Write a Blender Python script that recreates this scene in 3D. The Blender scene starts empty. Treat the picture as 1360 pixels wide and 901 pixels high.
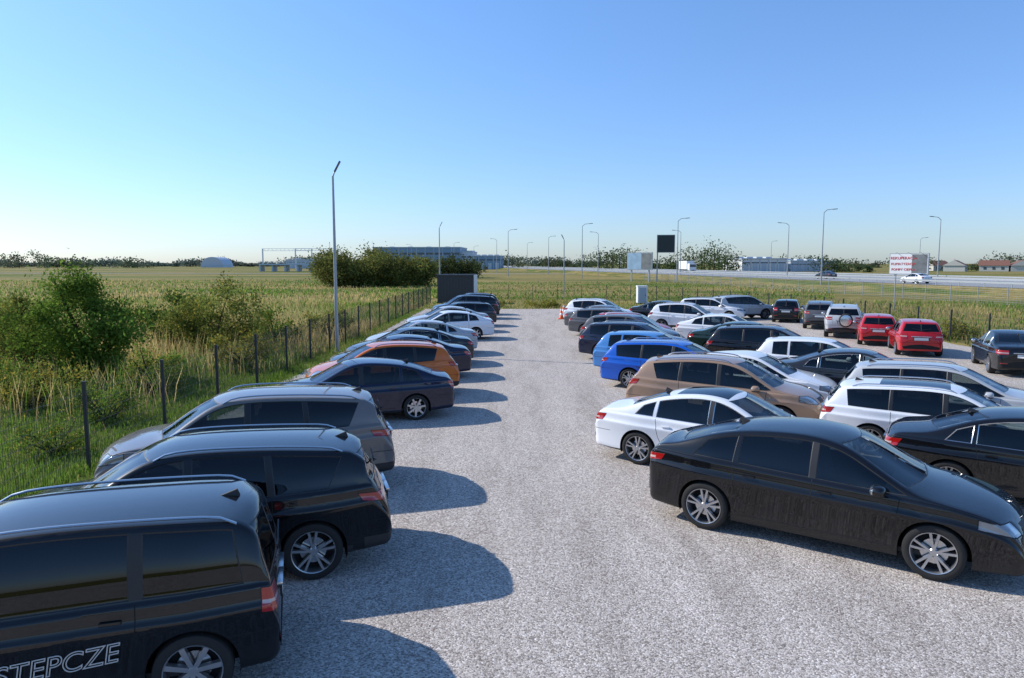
import bpy, bmesh, math, random
import numpy as np
from mathutils import Vector, Matrix
R = random.Random(7); NR = np.random.default_rng(7)
scene = bpy.context.scene
COL = scene.collection
rad = math.radians

# ------------------------------------------------------------------ materials
def nmat(name):
    m = bpy.data.materials.new(name); m.use_nodes = True
    nt = m.node_tree
    return m, nt, nt.nodes, nt.links, nt.nodes["Principled BSDF"]

def mat(name, col, rough=0.6, metal=0.0, coat=0.0, noise=0.0, nscale=4.0, bump=0.0):
    m, nt, N, Lk, P = nmat(name)
    P.inputs['Base Color'].default_value = (*col, 1)
    P.inputs['Roughness'].default_value = rough
    P.inputs['Metallic'].default_value = metal
    P.inputs['Coat Weight'].default_value = coat
    P.inputs['Coat Roughness'].default_value = 0.03
    if noise > 0:
        tc = N.new('ShaderNodeTexCoord'); nz = N.new('ShaderNodeTexNoise')
        nz.inputs['Scale'].default_value = nscale; nz.inputs['Detail'].default_value = 4
        Lk.new(tc.outputs['Object'], nz.inputs['Vector'])
        mx = N.new('ShaderNodeMix'); mx.data_type = 'RGBA'
        mx.inputs[6].default_value = (*[c*(1-noise) for c in col], 1)
        mx.inputs[7].default_value = (*[min(1, c*(1+noise)) for c in col], 1)
        Lk.new(nz.outputs['Fac'], mx.inputs[0]); Lk.new(mx.outputs[2], P.inputs['Base Color'])
    return m

def paint_mat():
    m, nt, N, Lk, P = nmat('car_paint')
    oi = N.new('ShaderNodeObjectInfo')
    tc = N.new('ShaderNodeTexCoord'); nz = N.new('ShaderNodeTexNoise')
    nz.inputs['Scale'].default_value = 2.5; nz.inputs['Detail'].default_value = 5
    nz.inputs['Roughness'].default_value = 0.7
    Lk.new(tc.outputs['Object'], nz.inputs['Vector'])
    sep = N.new('ShaderNodeSeparateXYZ'); Lk.new(tc.outputs['Object'], sep.inputs[0])
    mr = N.new('ShaderNodeMapRange'); mr.inputs[1].default_value = 0.15; mr.inputs[2].default_value = 0.55
    mr.inputs[3].default_value = 0.10; mr.inputs[4].default_value = 0.004
    Lk.new(sep.outputs[2], mr.inputs[0])
    mu = N.new('ShaderNodeMath'); mu.operation = 'MULTIPLY'
    Lk.new(mr.outputs[0], mu.inputs[0]); Lk.new(nz.outputs['Fac'], mu.inputs[1])
    mx = N.new('ShaderNodeMix'); mx.data_type = 'RGBA'
    mx.inputs[7].default_value = (0.20, 0.17, 0.14, 1)
    Lk.new(mu.outputs[0], mx.inputs[0]); Lk.new(oi.outputs['Color'], mx.inputs[6])
    Lk.new(mx.outputs[2], P.inputs['Base Color'])
    P.inputs['Metallic'].default_value = 0.0; P.inputs['Specular IOR Level'].default_value = .10
    P.inputs['Roughness'].default_value = .4
    P.inputs['Coat Weight'].default_value = 1.0; P.inputs['Coat Roughness'].default_value = 0.035; P.inputs['Coat IOR'].default_value = 1.5
    geo = N.new('ShaderNodeNewGeometry'); tr = N.new('ShaderNodeBsdfDiffuse'); tr.inputs['Color'].default_value = (.03, .03, .03, 1)
    ms = N.new('ShaderNodeMixShader'); Lk.new(geo.outputs['Backfacing'], ms.inputs[0]); Lk.new(P.outputs[0], ms.inputs[1]); Lk.new(tr.outputs[0], ms.inputs[2])
    Lk.new(ms.outputs[0], N['Material Output'].inputs['Surface'])
    return m

def glass_mat(name, tint):
    m = bpy.data.materials.new(name); m.use_nodes = True; N = m.node_tree.nodes; Lk = m.node_tree.links
    N.remove(N['Principled BSDF']); out = N['Material Output']
    t = N.new('ShaderNodeBsdfTransparent'); t.inputs['Color'].default_value = (*tint, 1)
    g = N.new('ShaderNodeBsdfGlossy'); g.inputs['Roughness'].default_value = .015; g.inputs['Color'].default_value = (.95, .97, 1, 1)
    fr = N.new('ShaderNodeFresnel'); fr.inputs['IOR'].default_value = 1.55
    ms = N.new('ShaderNodeMixShader'); Lk.new(fr.outputs[0], ms.inputs[0]); Lk.new(t.outputs[0], ms.inputs[1]); Lk.new(g.outputs[0], ms.inputs[2]); Lk.new(ms.outputs[0], out.inputs['Surface'])
    return m

M_paint = paint_mat()
M_glass = glass_mat('car_glass', (.42, .47, .45))
M_priv = glass_mat('privacy_glass', (.10, .11, .115))
M_trim = mat('black_plastic', (0.018, 0.018, 0.019), 0.5)
M_tire = mat('rubber', (0.020, 0.019, 0.018), 0.85, noise=0.3, nscale=20)
M_rim = mat('alloy', (0.50, 0.50, 0.51), 0.3, 0.85)
M_red = mat('tail_lamp_red', (0.38, 0.010, 0.008), 0.12, 0, 1.0)
M_head = mat('headlamp_glass', (0.22, 0.24, 0.26), 0.06, 0.4, 1.0)
M_chrome = mat('satin_metal', (0.6, 0.6, 0.6), 0.22, 0.95)
M_plate = mat('number_plate', (0.72, 0.72, 0.70), 0.4)
M_dark = mat('wheel_well', (0.008, 0.008, 0.008), 0.9)
M_seam = mat('panel_gap', (0.003, 0.003, 0.003), 0.8)
M_orange = mat('reversing_lamp', (0.55, 0.40, 0.36), 0.15, 0, 1)
M_seat = mat('seat_fabric', (0.045, 0.045, 0.048), 0.8)
CARM = [M_paint, M_glass, M_trim, M_tire, M_rim, M_red, M_head, M_chrome, M_plate, M_dark, M_seam, M_orange, M_priv, M_seat]
PAINT, GLASS, TRIM, TIRE, RIM, RED, HEAD, CHROME, PLATE, DARK, SEAM, ORANGE, PRIV, SEAT = range(14)

# ------------------------------------------------------------------ spline helpers
def bbasis(m, n, k=3, ts=None):
    kn = np.concatenate([[0]*k, np.linspace(0, 1, m-k+1), [1]*k]).astype(float)
    t = np.linspace(0, 1, n) if ts is None else ts
    t = np.minimum(t, 1-1e-9)
    N = [((t >= kn[i]) & (t < kn[i+1])).astype(float) for i in range(m+k)]
    for d in range(1, k+1):
        M = []
        for i in range(m+k-d):
            a = np.zeros_like(t)
            if kn[i+d] > kn[i]: a = a + (t-kn[i])/(kn[i+d]-kn[i])*N[i]
            if kn[i+d+1] > kn[i+1]: a = a + (kn[i+d+1]-t)/(kn[i+d+1]-kn[i+1])*N[i+1]
            M.append(a)
        N = M
    return np.array(N[:m]).T

def hull(pts):
    pts = sorted(set((round(a, 5), round(b, 5)) for a, b in pts))
    def half(ps):
        h = []
        for p in ps:
            while len(h) >= 2 and (h[-1][0]-h[-2][0])*(p[1]-h[-2][1])-(h[-1][1]-h[-2][1])*(p[0]-h[-2][0]) <= 1e-6:
                h.pop()
            h.append(p)
        return h
    a = half(pts); b = half(pts[::-1])
    return a[:-1]+b[:-1]

def polyplanes(poly):
    out = []
    for i in range(len(poly)):
        a = poly[i]; b = poly[(i+1) % len(poly)]
        d = Vector((b[0]-a[0], 0, b[1]-a[1]))
        if d.length < 1e-4: continue
        out.append((Vector((a[0], 0, a[1])), Vector((d.z, 0, -d.x)).normalized()))
    return out

def region(bm, test, planes, mi=None):
    bm.normal_update()
    faces = [f for f in bm.faces if test(f, f.calc_center_median())]
    for co, no in planes:
        if not faces: return []
        co = Vector(co); no = Vector(no)
        g = list(faces)+list({e for f in faces for e in f.edges})+list({v for f in faces for v in f.verts})
        r = bmesh.ops.bisect_plane(bm, geom=g, plane_co=co, plane_no=no, dist=1e-5)
        faces = [f for f in r['geom'] if isinstance(f, bmesh.types.BMFace)]
        faces = [f for f in faces if (f.calc_center_median()-co).dot(no) < 0]
    if mi is not None:
        for f in faces: f.material_index = mi
    return faces

def box(bm, c, s, mi, rot=None, bevel=0.0):
    r = bmesh.ops.create_cube(bm, size=1.0)
    vs = r['verts']
    for v in vs:
        v.co = Vector((v.co.x*s[0], v.co.y*s[1], v.co.z*s[2]))
        if rot is not None: v.co = rot @ v.co
        v.co += Vector(c)
    fs = {f for v in vs for f in v.link_faces}
    for f in fs: f.material_index = mi
    if bevel > 0:
        es = list({e for v in vs for e in v.link_edges})
        rr = bmesh.ops.bevel(bm, geom=es, offset=bevel, segments=2, affect='EDGES', profile=0.6)
        for f in rr['faces']: f.material_index = mi
    return vs

def lathe(bm, prof, mats, cx, cy, cz, seg=36):
    rings = []
    for (r, y) in prof:
        if r < 1e-4:
            rings.append([bm.verts.new((cx, cy+y, cz))])
        else:
            rings.append([bm.verts.new((cx+r*math.cos(2*math.pi*i/seg), cy+y, cz+r*math.sin(2*math.pi*i/seg))) for i in range(seg)])
    for k in range(len(prof)-1):
        a, b = rings[k], rings[k+1]
        for i in range(seg):
            j = (i+1) % seg
            if len(b) == 1: f = bm.faces.new((a[i], a[j], b[0]))
            elif len(a) == 1: f = bm.faces.new((a[0], b[j], b[i]))
            else: f = bm.faces.new((a[i], a[j], b[j], b[i]))
            f.material_index = mats[k]; f.smooth = True

def wheel(bm, cx, cy, r, style=0):
    prof = [(.60*r, -.10), (.70*r, -.11), (.9*r, -.115), (.975*r, -.10), (r, -.07), (r, -.03), (.985*r, -.025), (.985*r, -.018), (r, -.012),
            (r, .012), (.985*r, .018), (.985*r, .025), (r, .03), (r, .07), (.975*r, .10), (.9*r, .113), (.80*r, .112), (.745*r, .106),
            (.74*r, .112), (.715*r, .108), (.69*r, .07), (.67*r, -.02), (.30*r, -.03), (0, -.03)]
    mats = [TIRE]*17+[RIM]*4+[DARK]*2
    lathe(bm, prof, mats, cx, cy, r)
    lathe(bm, [(.45*r, 0.0), (.45*r, .012), (.15*r, .012)], [CHROME, CHROME], cx, cy, r, 24)
    lathe(bm, [(.15*r, .03), (.15*r, .075), (.11*r, .09), (0, .09)], [RIM]*3, cx, cy, r, 20)
    n = {0: 5, 1: 5, 2: 10, 3: 7}[style]
    for i in range(n):
        a0 = 2*math.pi*i/n+.3
        offs = [0.0]
        if style == 0: offs = [-.19, .19]
        for o in offs:
            a = a0+o
            w0 = {0: .016, 1: .040, 2: .013, 3: .024}[style]; w1 = {0: .019, 1: .055, 2: .017, 3: .03}[style]
            r0, r1 = .10*r, .71*r
            d = Vector((math.cos(a), 0, math.sin(a))); s = Vector((-math.sin(a), 0, math.cos(a)))
            dd = Vector((math.cos(a0+o*.35), 0, math.sin(a0+o*.35))) if style == 0 else d
            C = Vector((cx, cy, r))
            p = []
            for (rr, ww, dirv, yf, yb) in ((r0, w0, dd, .088, .04), (r1, w1, d, .10, .05)):
                for (sw, yy) in ((-1, yb), (1, yb), (1*.8, yf), (-1*.8, yf)):
                    p.append(bm.verts.new(C+dirv*rr+s*(ww*sw)+Vector((0, yy, 0))))
            for q in ((0, 1, 5, 4), (1, 2, 6, 5), (2, 3, 7, 6), (3, 0, 4, 7)):
                f = bm.faces.new([p[t] for t in q]); f.material_index = RIM

# ------------------------------------------------------------------ car body
def car_template(key, s):
    W = s['W']; zb0 = s.get('zb', .2); tum = s.get('tum', .36)
    top = np.array(s['top'], float)
    C = bbasis(len(top), 3000) @ top
    seg = np.hypot(np.diff(C[:, 0]), np.diff(C[:, 1])); cl = np.concatenate([[0], np.cumsum(seg)])
    S = 120
    st = np.linspace(0, cl[-1], S)
    xs = np.interp(st, cl, C[:, 0]); zt = np.interp(st, cl, C[:, 1])
    slope = np.abs(np.gradient(zt, st)/np.maximum(1e-3, np.gradient(xs, st)))
    crown = .03+.10*np.clip(slope, 0, 1.7)
    ker = np.ones(7)/7
    crown = np.convolve(np.pad(crown, 3, mode='edge'), ker, mode='valid')
    x0, x1 = xs[0], xs[-1]
    xa = [s['xr'], s['xf']]
    bx, bz = zip(*s['belt'])
    nC = 22; nS = 46
    B = bbasis(nC, nS)
    bm = bmesh.new()
    grid = []
    for i in range(S):
        x = xs[i]; z = zt[i]
        tf = np.clip((x-(x1-1.0))/1.0, 0, 1); tr = np.clip(((x0+.85)-x)/.85, 0, 1)
        w = W*(1-s.get('kf', .17)*tf**2.3)*(1-s.get('kr', .10)*tr**2.0)
        for a in xa: w += .020*math.exp(-((x-a)/.36)**2)
        rr = .11
        d = min(x-x0, x1-x)
        zb = zb0+(.05*tr+.02*tf)
        if d < rr:
            q = rr*(1-math.sqrt(max(0, 1-(1-d/rr)**2)))
            w -= q*.9; zb += q*.8
        belt = np.interp(x, bx, bz)
        cr = crown[i]
        ze = z-cr
        zs = min(belt, ze-.012)
        if zs < zb+.1: zs = zb+.1; ze = max(ze, zs+.005)
        z = max(z, ze+.02)
        hs = zs-zb; h = ze-zs
        yb = .925*w; tb = tum
        def ys(f): return yb-tb*h*f+.03*math.sin(math.pi*f)*min(1, h/.35)
        ye = ys(1.0)
        def zc(f): return ze+(z-ze)*(1-f*f)
        P = [(0, zb), (.5*w, zb), (.86*w, zb), (.945*w, zb), (.965*w, zb+.08*hs), (.958*w, zb+.20*hs), (.966*w, zb+.42*hs), (.990*w, zb+.62*hs),
             (1.010*w, zb+.74*hs), (1.008*w, zb+.77*hs), (.970*w, zb+.815*hs), (.970*w, zb+.96*hs), (.955*w, zs), (.925*w, zs+.01*h),
             (ys(.25), zs+.25*h), (ys(.5), zs+.5*h), (ys(.78), zs+.78*h), (ye, ze-.02*h), (ye*.95, zc(.93)), (ye*.75, zc(.75)), (ye*.35, zc(.35)), (0, z)]
        pts = B @ np.array(P)
        grid.append([bm.verts.new((x, max(0, p[0]), p[1])) for p in pts])
    for i in range(S-1):
        for j in range(nS-1):
            bm.faces.new((grid[i][j], grid[i+1][j], grid[i+1][j+1], grid[i][j+1]))
    bm.faces.new(grid[0][::-1]); bm.faces.new(grid[-1])
    bm.normal_update()
    for f in bm.faces: f.smooth = True
    mid = [f for f in bm.faces if abs(f.calc_center_median().x) < .2 and f.calc_center_median().z > zt.max()-.03]
    if mid and mid[0].normal.z < 0: bmesh.ops.reverse_faces(bm, faces=bm.faces[:])
    bm.normal_update()
    H = zt.max()
    xtop = lambda x: float(np.interp(x, xs, zt))
    zedge = lambda x: float(np.interp(x, xs, zt-crown))
    belt = lambda x: float(np.interp(x, bx, bz))
    half_prof = np.argmax(zt)
    xrear = lambda z: float(np.interp(z, zt[:half_prof], xs[:half_prof]))
    rw = s['rw']; Ra = rw+.05
    side = lambda f, c: c.y > .3 and f.normal.y > .42
    if s.get('clad'):
        region(bm, lambda f, c: c.y > .3 and f.normal.y > .3 and c.z < zb0+.3 and x0+.5 < c.x < x1-.5, [((0, 0, zb0+.12), (0, 0, 1))], TRIM)
    region(bm, lambda f, c: c.z < zb0+.14 and f.normal.z < .5, [((0, 0, zb0+.06), (0, 0, 1))], TRIM)
    if s.get('bump'):
        region(bm, lambda f, c: c.x < x0+.35 and c.z < .6, [((0, 0, zb0+.2), (0, 0, 1))], TRIM)
    wm = .048
    for wi, (b0, b1, t0, t1) in enumerate(s['win']):
        pts = []
        for x in np.linspace(b0, b1, 8): pts.append((x, belt(x)+.03))
        for x in np.linspace(t0, t1, 14):
            z = zedge(x)-wm
            if z > belt(x)+.04: pts.append((x, z))
        fs = region(bm, lambda f, c: side(f, c) and c.z > .7, polyplanes(hull(pts)), PRIV if (wi > 0 and s.get('priv', 1)) else GLASS)
        if fs:
            r = bmesh.ops.inset_region(bm, faces=fs, thickness=.012, depth=-.009, use_even_offset=True, use_boundary=True)
            for f in r['faces']: f.material_index = s.get('wtrim', TRIM)
    for (b0, b1, t0, t1) in s.get('pil', []):
        pts = [(b0, belt(b0)+.03), (b1, belt(b1)+.03), (t1, zedge(t1)-wm), (t0, zedge(t0)-wm)]
        region(bm, lambda f, c: side(f, c) and c.z > .7 and f.material_index == PAINT, polyplanes(hull(pts)), TRIM)
    pn = Vector((0, 1, tum)).normalized()
    pc = Vector((0, .925*W-.075, belt(0.5)))
    fs = region(bm, lambda f, c: c.x > .1 and f.normal.x > .2 and f.normal.y < .75 and c.z > s['zc']-.1 and f.material_index == PAINT,
                [((0, 0, s['zc']), (0, 0, -1)), ((0, 0, H-.085), (0, 0, 1)), (pc, pn)], GLASS)
    if fs:
        r = bmesh.ops.inset_region(bm, faces=fs, thickness=.015, depth=-.004, use_even_offset=True, use_boundary=True)
        for f in r['faces']: f.material_index = TRIM
    rz0, rz1 = s['rwin']
    pc = Vector((0, .925*W-.10, belt(-1.6)))
    fs = region(bm, lambda f, c: c.x < -.6 and f.normal.x < -.17 and f.normal.y < .75 and c.z > rz0-.1 and f.material_index == PAINT,
                [((0, 0, rz0), (0, 0, -1)), ((0, 0, rz1), (0, 0, 1)), (pc, pn)], PRIV)
    if fs:
        r = bmesh.ops.inset_region(bm, faces=fs, thickness=.015, depth=-.005, use_even_offset=True, use_boundary=True)
        for f in r['faces']: f.material_index = TRIM
    if s.get('blackroof'):
        region(bm, lambda f, c: f.normal.z > .8 and c.z > H-.15 and c.y < .6, [((s['blackroof'][0], 0, 0), (-1, 0, 0)), ((s['blackroof'][1], 0, 0), (1, 0, 0)), ((0, .5, 0), (0, 1, 0))], PRIV)
    t0, t1, ty, tx = s['tail']; t0 += .03
    region(bm, lambda f, c: c.x < x0+.5 and t0-.1 < c.z < t1+.1 and c.y > ty-.2,
           [((x0, 0, t0), (.14, 0, -1)), ((x0, 0, t1), (-.05, 0, 1)), ((0, ty, 0), (0, -1, 0)), ((x0+tx, 0, t1), (1, 0, -s.get('tsl', .6)))], RED)
    tm = t0+(t1-t0)*.42
    region(bm, lambda f, c: f.material_index == RED and c.y > ty, [((x0, 0, tm-.016), (.1, 0, -1)), ((x0, 0, tm+.016), (-.1, 0, 1)), ((x0+.14, 0, 0), (1, 0, 0))], ORANGE)
    fs = [f for f in bm.faces if f.material_index in (RED, ORANGE)]
    if fs:
        r = bmesh.ops.inset_region(bm, faces=fs, thickness=.006, depth=.006, use_even_offset=True, use_boundary=True)
        for f in r['faces']: f.material_index = SEAM
    h0, h1, hy, hx = s['head']; h0 += .03; hy += .05
    fs = region(bm, lambda f, c: c.x > x1-.75 and h0-.15 < c.z < h1+.2 and c.y > hy-.2 and f.normal.z > -.3,
           [((x1-.1, 0, h0), (-.16, 0, -1)), ((x1-.1, 0, h1), (.16, 0, 1)), ((0, hy, 0), (0, -1, 0)), ((x1-hx, 0, 0), (-1, 0, 0))], HEAD)
    if fs:
        r = bmesh.ops.inset_region(bm, faces=fs, thickness=.012, depth=-.004, use_even_offset=True, use_boundary=True)
        for f in r['faces']: f.material_index = SEAM
        region(bm, lambda f, c: f.material_index == HEAD, [((0, hy+.06, 0), (0, -1, 0)), ((0, hy+.16, 0), (0, 1, 0)), ((x1-.1, 0, h0+.03), (-.16, 0, -1))], CHROME)
    region(bm, lambda f, c: c.x > x1-.3 and c.z < h1+.1 and f.normal.x > .3, [((0, 0, h0+.0), (0, 0, -1)), ((0, 0, h1-.03), (0, 0, 1)), ((0, .42, 0), (0, 1, 0)), ((0, .05, 0), (0, -1, 0))], TRIM)
    region(bm, lambda f, c: c.x > x1-.3 and c.z < .6 and f.normal.x > .3, [((0, 0, zb0+.10), (0, 0, -1)), ((0, 0, zb0+.24), (0, 0, 1)), ((0, .6, 0), (0, 1, 0))], TRIM)
    def seam(xA, zA, xB, zB, wd=.005):
        d = Vector((xB-xA, 0, zB-zA)).normalized(); n = Vector((-d.z, 0, d.x))*wd
        poly = [(xA+n.x, zA+n.z), (xA-n.x, zA-n.z), (xB-n.x, zB-n.z), (xB+n.x, zB+n.z)]
        region(bm, lambda f, c: side(f, c) and f.material_index in (PAINT, TRIM), polyplanes(hull(poly)), SEAM)
    for sm in s['seams']: seam(*sm)
    seam(s['seams'][0][0], zb0+.13, s['xr']+Ra+.12, zb0+.13)
    region(bm, lambda f, c: c.x < x0+.55 and c.z < .9, [((0, 0, s['rb']), (0, 0, -1)), ((0, 0, s['rb']+.009), (0, 0, 1)), ((x0+.4, 0, 0), (1, 0, 0))], SEAM)
    region(bm, lambda f, c: c.x < x0+.6 and c.z > s['rb'] and f.normal.x < -.2 and f.material_index == PAINT,
           [((0, ty-.02, 0), (0, 1, 0)), ((0, ty-.028, 0), (0, -1, 0)), ((0, 0, s['rb']), (0, 0, -1)), ((0, 0, rz0+.05), (0, 0, 1))], SEAM)
    region(bm, lambda f, c: c.x > .8 and f.normal.z > .4 and c.z < s['zc']+.02 and f.material_index == PAINT,
           [((0, W*.79, 0), (-.05, 1, 0)), ((0, W*.79-.008, 0), (.05, -1, 0)), ((x1-.3, 0, 0), (1, 0, 0))], SEAM)
    region(bm, lambda f, c: c.x < x0+.3 and .35 < c.z < .6 and c.y > .4, [((0, 0, .46), (0, 0, -1)), ((0, 0, .49), (0, 0, 1)), ((0, .52, 0), (0, -1, 0)), ((0, .74, 0), (0, 1, 0))], RED)
    for a in xa:
        poly = [(a+Ra*math.cos(t), rw+Ra*math.sin(t)) for t in np.linspace(0, math.pi, 22)]+[(a-Ra*.98, -.1), (a+Ra*.98, -.1)]
        fs = region(bm, lambda f, c, a=a: c.y > .35 and abs(c.x-a) < .65 and c.z < 1.0 and (f.normal.y > .2 or f.normal.z < -.2), polyplanes(hull(poly))+[((0, .55, 0), (0, -1, 0))], DARK)
        fset = set(fs)
        bed = [e for e in {e for f in fs for e in f.edges} if sum(1 for f in e.link_faces if f in fset) == 1 and min(v.co.y for v in e.verts) > .6]
        bmesh.ops.delete(bm, geom=fs, context='FACES')
        bed = [e for e in bed if e.is_valid]
        r = bmesh.ops.extrude_edge_only(bm, edges=bed)
        for v in [g for g in r['geom'] if isinstance(g, bmesh.types.BMVert)]: v.co.y -= .07
        for f in [g for g in r['geom'] if isinstance(g, bmesh.types.BMFace)]: f.material_index = DARK
        ts = np.linspace(-.35, math.pi+.35, 20); Rl = Ra+.01
        A = [bm.verts.new((a+Rl*math.cos(t), W-.06, rw+Rl*math.sin(t))) for t in ts]
        Bv = [bm.verts.new((a+Rl*math.cos(t), .5, rw+Rl*math.sin(t))) for t in ts]
        for i in range(len(ts)-1):
            bm.faces.new((A[i], A[i+1], Bv[i+1], Bv[i])).material_index = DARK
        bm.faces.new(Bv).material_index = DARK
        wheel(bm, a, W-.118, rw, s.get('style', 0))
    zf = belt(0)-.42
    for (sx, tall) in ((.10, 0), (-.80, 0)):
        box(bm, (sx+.12, .37, zf), (.50, .50, .18), SEAT, bevel=.04)
        box(bm, (sx-.20, .37, zf+.34), (.14, .48, .62), SEAT, Matrix.Rotation(rad(-14), 3, 'Y'), bevel=.04)
        box(bm, (sx-.30, .37, zf+.73), (.09, .26, .18), SEAT, Matrix.Rotation(rad(-10), 3, 'Y'), bevel=.03)
    box(bm, (1.02, .38, belt(1)-.12), (.46, .76, .16), TRIM, bevel=.05)
    box(bm, ((x0-.9)/2-.2, .36, belt(-1.5)-.10), (abs(x0+1.2)*.7, .72, .05), TRIM)
    box(bm, (0, .4, zb0+.08), (3.2, .8, .06), TRIM)
    mx = s['mir']; mz = belt(mx)+.07; my = .96*W+.11
    r = bmesh.ops.create_uvsphere(bm, u_segments=16, v_segments=10, radius=1.0)
    for v in r['verts']:
        q = v.co
        q.x = math.copysign(abs(q.x)**.8, q.x); q.y = math.copysign(abs(q.y)**.75, q.y); q.z = math.copysign(abs(q.z)**.75, q.z)
        v.co = Vector((mx+q.x*.085-(.02 if q.x < 0 else 0), my+q.y*.115, mz+q.z*.072))
    for f in {f for v in r['verts'] for f in v.link_faces}:
        f.smooth = True; c = f.calc_center_median()
        f.material_index = CHROME if c.x < mx-.07 else (TRIM if c.z < mz-.035 else PAINT)
    box(bm, (mx+.01, .94*W+.01, mz-.06), (.07, .14, .03), TRIM)
    for hx_ in s['han']:
        zz = belt(hx_)-.115
        box(bm, (hx_, W*.984+.012, zz), (.17, .028, .03), s.get('hmat', PAINT), bevel=.008)
    pz = s['plz']; px = min(xrear(pz+.05), xrear(pz-.05))
    box(bm, (px-.006, .13, pz), (.02, .26, .11), PLATE)
    box(bm, (px-.003, .14, pz), (.02, .30, .135), TRIM)
    box(bm, (x1+.004, .13, .46), (.02, .26, .11), PLATE)
    box(bm, (px+.0, .19, pz+.10), (.05, .38, .03), s.get('gar', CHROME), bevel=.006)
    fx = s.get('fin', -1.2); fz = xtop(fx)-.015
    p = [bm.verts.new(c) for c in ((fx-.10, .0, fz), (fx+.10, .0, fz+.006), (fx-.09, 0, fz+.075), (fx-.12, .025, fz), (fx+.10, .012, fz+.004), (fx-.095, .008, fz+.07))]
    for q in ((3, 4, 5), (4, 1, 2), (4, 2, 5), (3, 5, 2), (3, 2, 0)):
        bm.faces.new([p[t] for t in q]).material_index = TRIM
    if s.get('rail'):
        ra, rb_ = s['rail']; n = 18; pr = []
        for i in range(n):
            t = i/(n-1); x = ra+(rb_-ra)*t
            lift = .045*min(1, min(t, 1-t)*14)-.012
            yy = .925*W-tum*(zedge(x)-belt(x))-.035
            pr.append((x, yy, zedge(x)+.012+lift))
        prev = None
        for (x, y, z) in pr:
            ring = [bm.verts.new((x, y+.019*math.cos(k*math.pi/4), z+.014*math.sin(k*math.pi/4))) for k in range(8)]
            if prev:
                for k in range(8):
                    f = bm.faces.new((prev[k], prev[(k+1) % 8], ring[(k+1) % 8], ring[k])); f.material_index = CHROME; f.smooth = True
            prev = ring
    if s.get('wip'):
        zz = rz0+.045
        box(bm, (xrear(zz)-.025, .14, zz+.05), (.014, .44, .016), TRIM, Matrix.Rotation(rad(12), 3, 'X'))
    g = bm.verts[:]+bm.edges[:]+bm.faces[:]
    d = bmesh.ops.duplicate(bm, geom=g)['geom']
    for v in [q for q in d if isinstance(q, bmesh.types.BMVert)]: v.co.y *= -1
    bmesh.ops.reverse_faces(bm, faces=[q for q in d if isinstance(q, bmesh.types.BMFace)])
    bmesh.ops.remove_doubles(bm, verts=[v for v in bm.verts if abs(v.co.y) < 1e-4], dist=1e-5)
    me = bpy.data.meshes.new(key)
    for m in CARM: me.materials.append(m)
    bm.to_mesh(me); bm.free()
    try: me.set_sharp_from_angle(angle=rad(32))
    except Exception as e: print('sharp', e)
    return me

SP = {}
SP['suv'] = dict(W=.935, zb=.26, xr=-1.36, xf=1.36, rw=.36, kf=.16, kr=.12, tum=.36, clad=1, bump=1, style=0,
    top=[(-2.34, .56), (-2.35, .76), (-2.33, .93), (-2.26, 1.08), (-2.15, 1.26), (-2.02, 1.43), (-2.05, 1.525), (-1.9, 1.56), (-1.5, 1.60), (-.8, 1.645), (0, 1.66), (.45, 1.63), (.75, 1.52), (1.15, 1.26), (1.35, 1.11), (1.5, 1.06), (1.95, 1.00), (2.2, .92), (2.31, .81), (2.34, .68), (2.34, .55)],
    belt=[(-2.4, 1.14), (-1.6, 1.10), (-.5, 1.04), (1.3, .97), (2.4, .93)],
    win=[(.08, 1.12, .08, 1.3), (-.86, -.0, -.82, -.0), (-1.56, -.93, -1.74, -.89)], pil=[(0, .08, 0, .08), (-.93, -.86, -.89, -.82)],
    zc=1.09, rwin=(1.17, 1.49), tail=(.86, 1.02, .50, .42), head=(.72, .88, .50, .5),
    seams=[(1.02, .42, 1.08, .99), (.03, .42, .03, 1.04), (-.90, .75, -.90, 1.07), (-.90, .75, -.82, .50)], rb=.66, mir=.88, han=[.22, -.68], plz=.80, rail=(-1.75, .42), fin=-1.75, wip=1)
SP['van'] = dict(W=.90, zb=.23, xr=-1.46, xf=1.22, rw=.335, kf=.16, kr=.06, tum=.24, style=3, bump=0, tsl=.0,
    top=[(-2.19, .52), (-2.20, .70), (-2.19, .90), (-2.16, 1.08), (-2.10, 1.30), (-2.04, 1.50), (-2.02, 1.57), (-1.9, 1.615), (-1.4, 1.645), (-.5, 1.665), (.2, 1.65), (.55, 1.585), (.9, 1.37), (1.25, 1.14), (1.45, 1.04), (1.6, 1.00), (1.95, .90), (2.12, .80), (2.19, .68), (2.2, .52)],
    belt=[(-2.4, 1.03), (-1.6, 1.02), (-.5, .98), (1.3, .93), (2.4, .9)],
    win=[(.10, 1.25, .10, 1.4), (-.98, .0, -.98, .0), (-1.90, -1.08, -1.82, -1.08)], pil=[(.0, .10, .0, .10), (-1.08, -.98, -1.08, -.98)],
    zc=1.08, rwin=(1.06, 1.52), tail=(.74, 1.00, .62, .15), head=(.66, .86, .45, .45),
    seams=[(1.02, .38, 1.06, .94), (.05, .38, .05, .97), (-1.03, .80, -1.03, 1.0), (-1.03, .80, -.96, .50)], rb=.60, mir=.95, han=[.22, -.84], plz=.72, rail=(-1.85, .45), fin=-1.72, wip=1)
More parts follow.
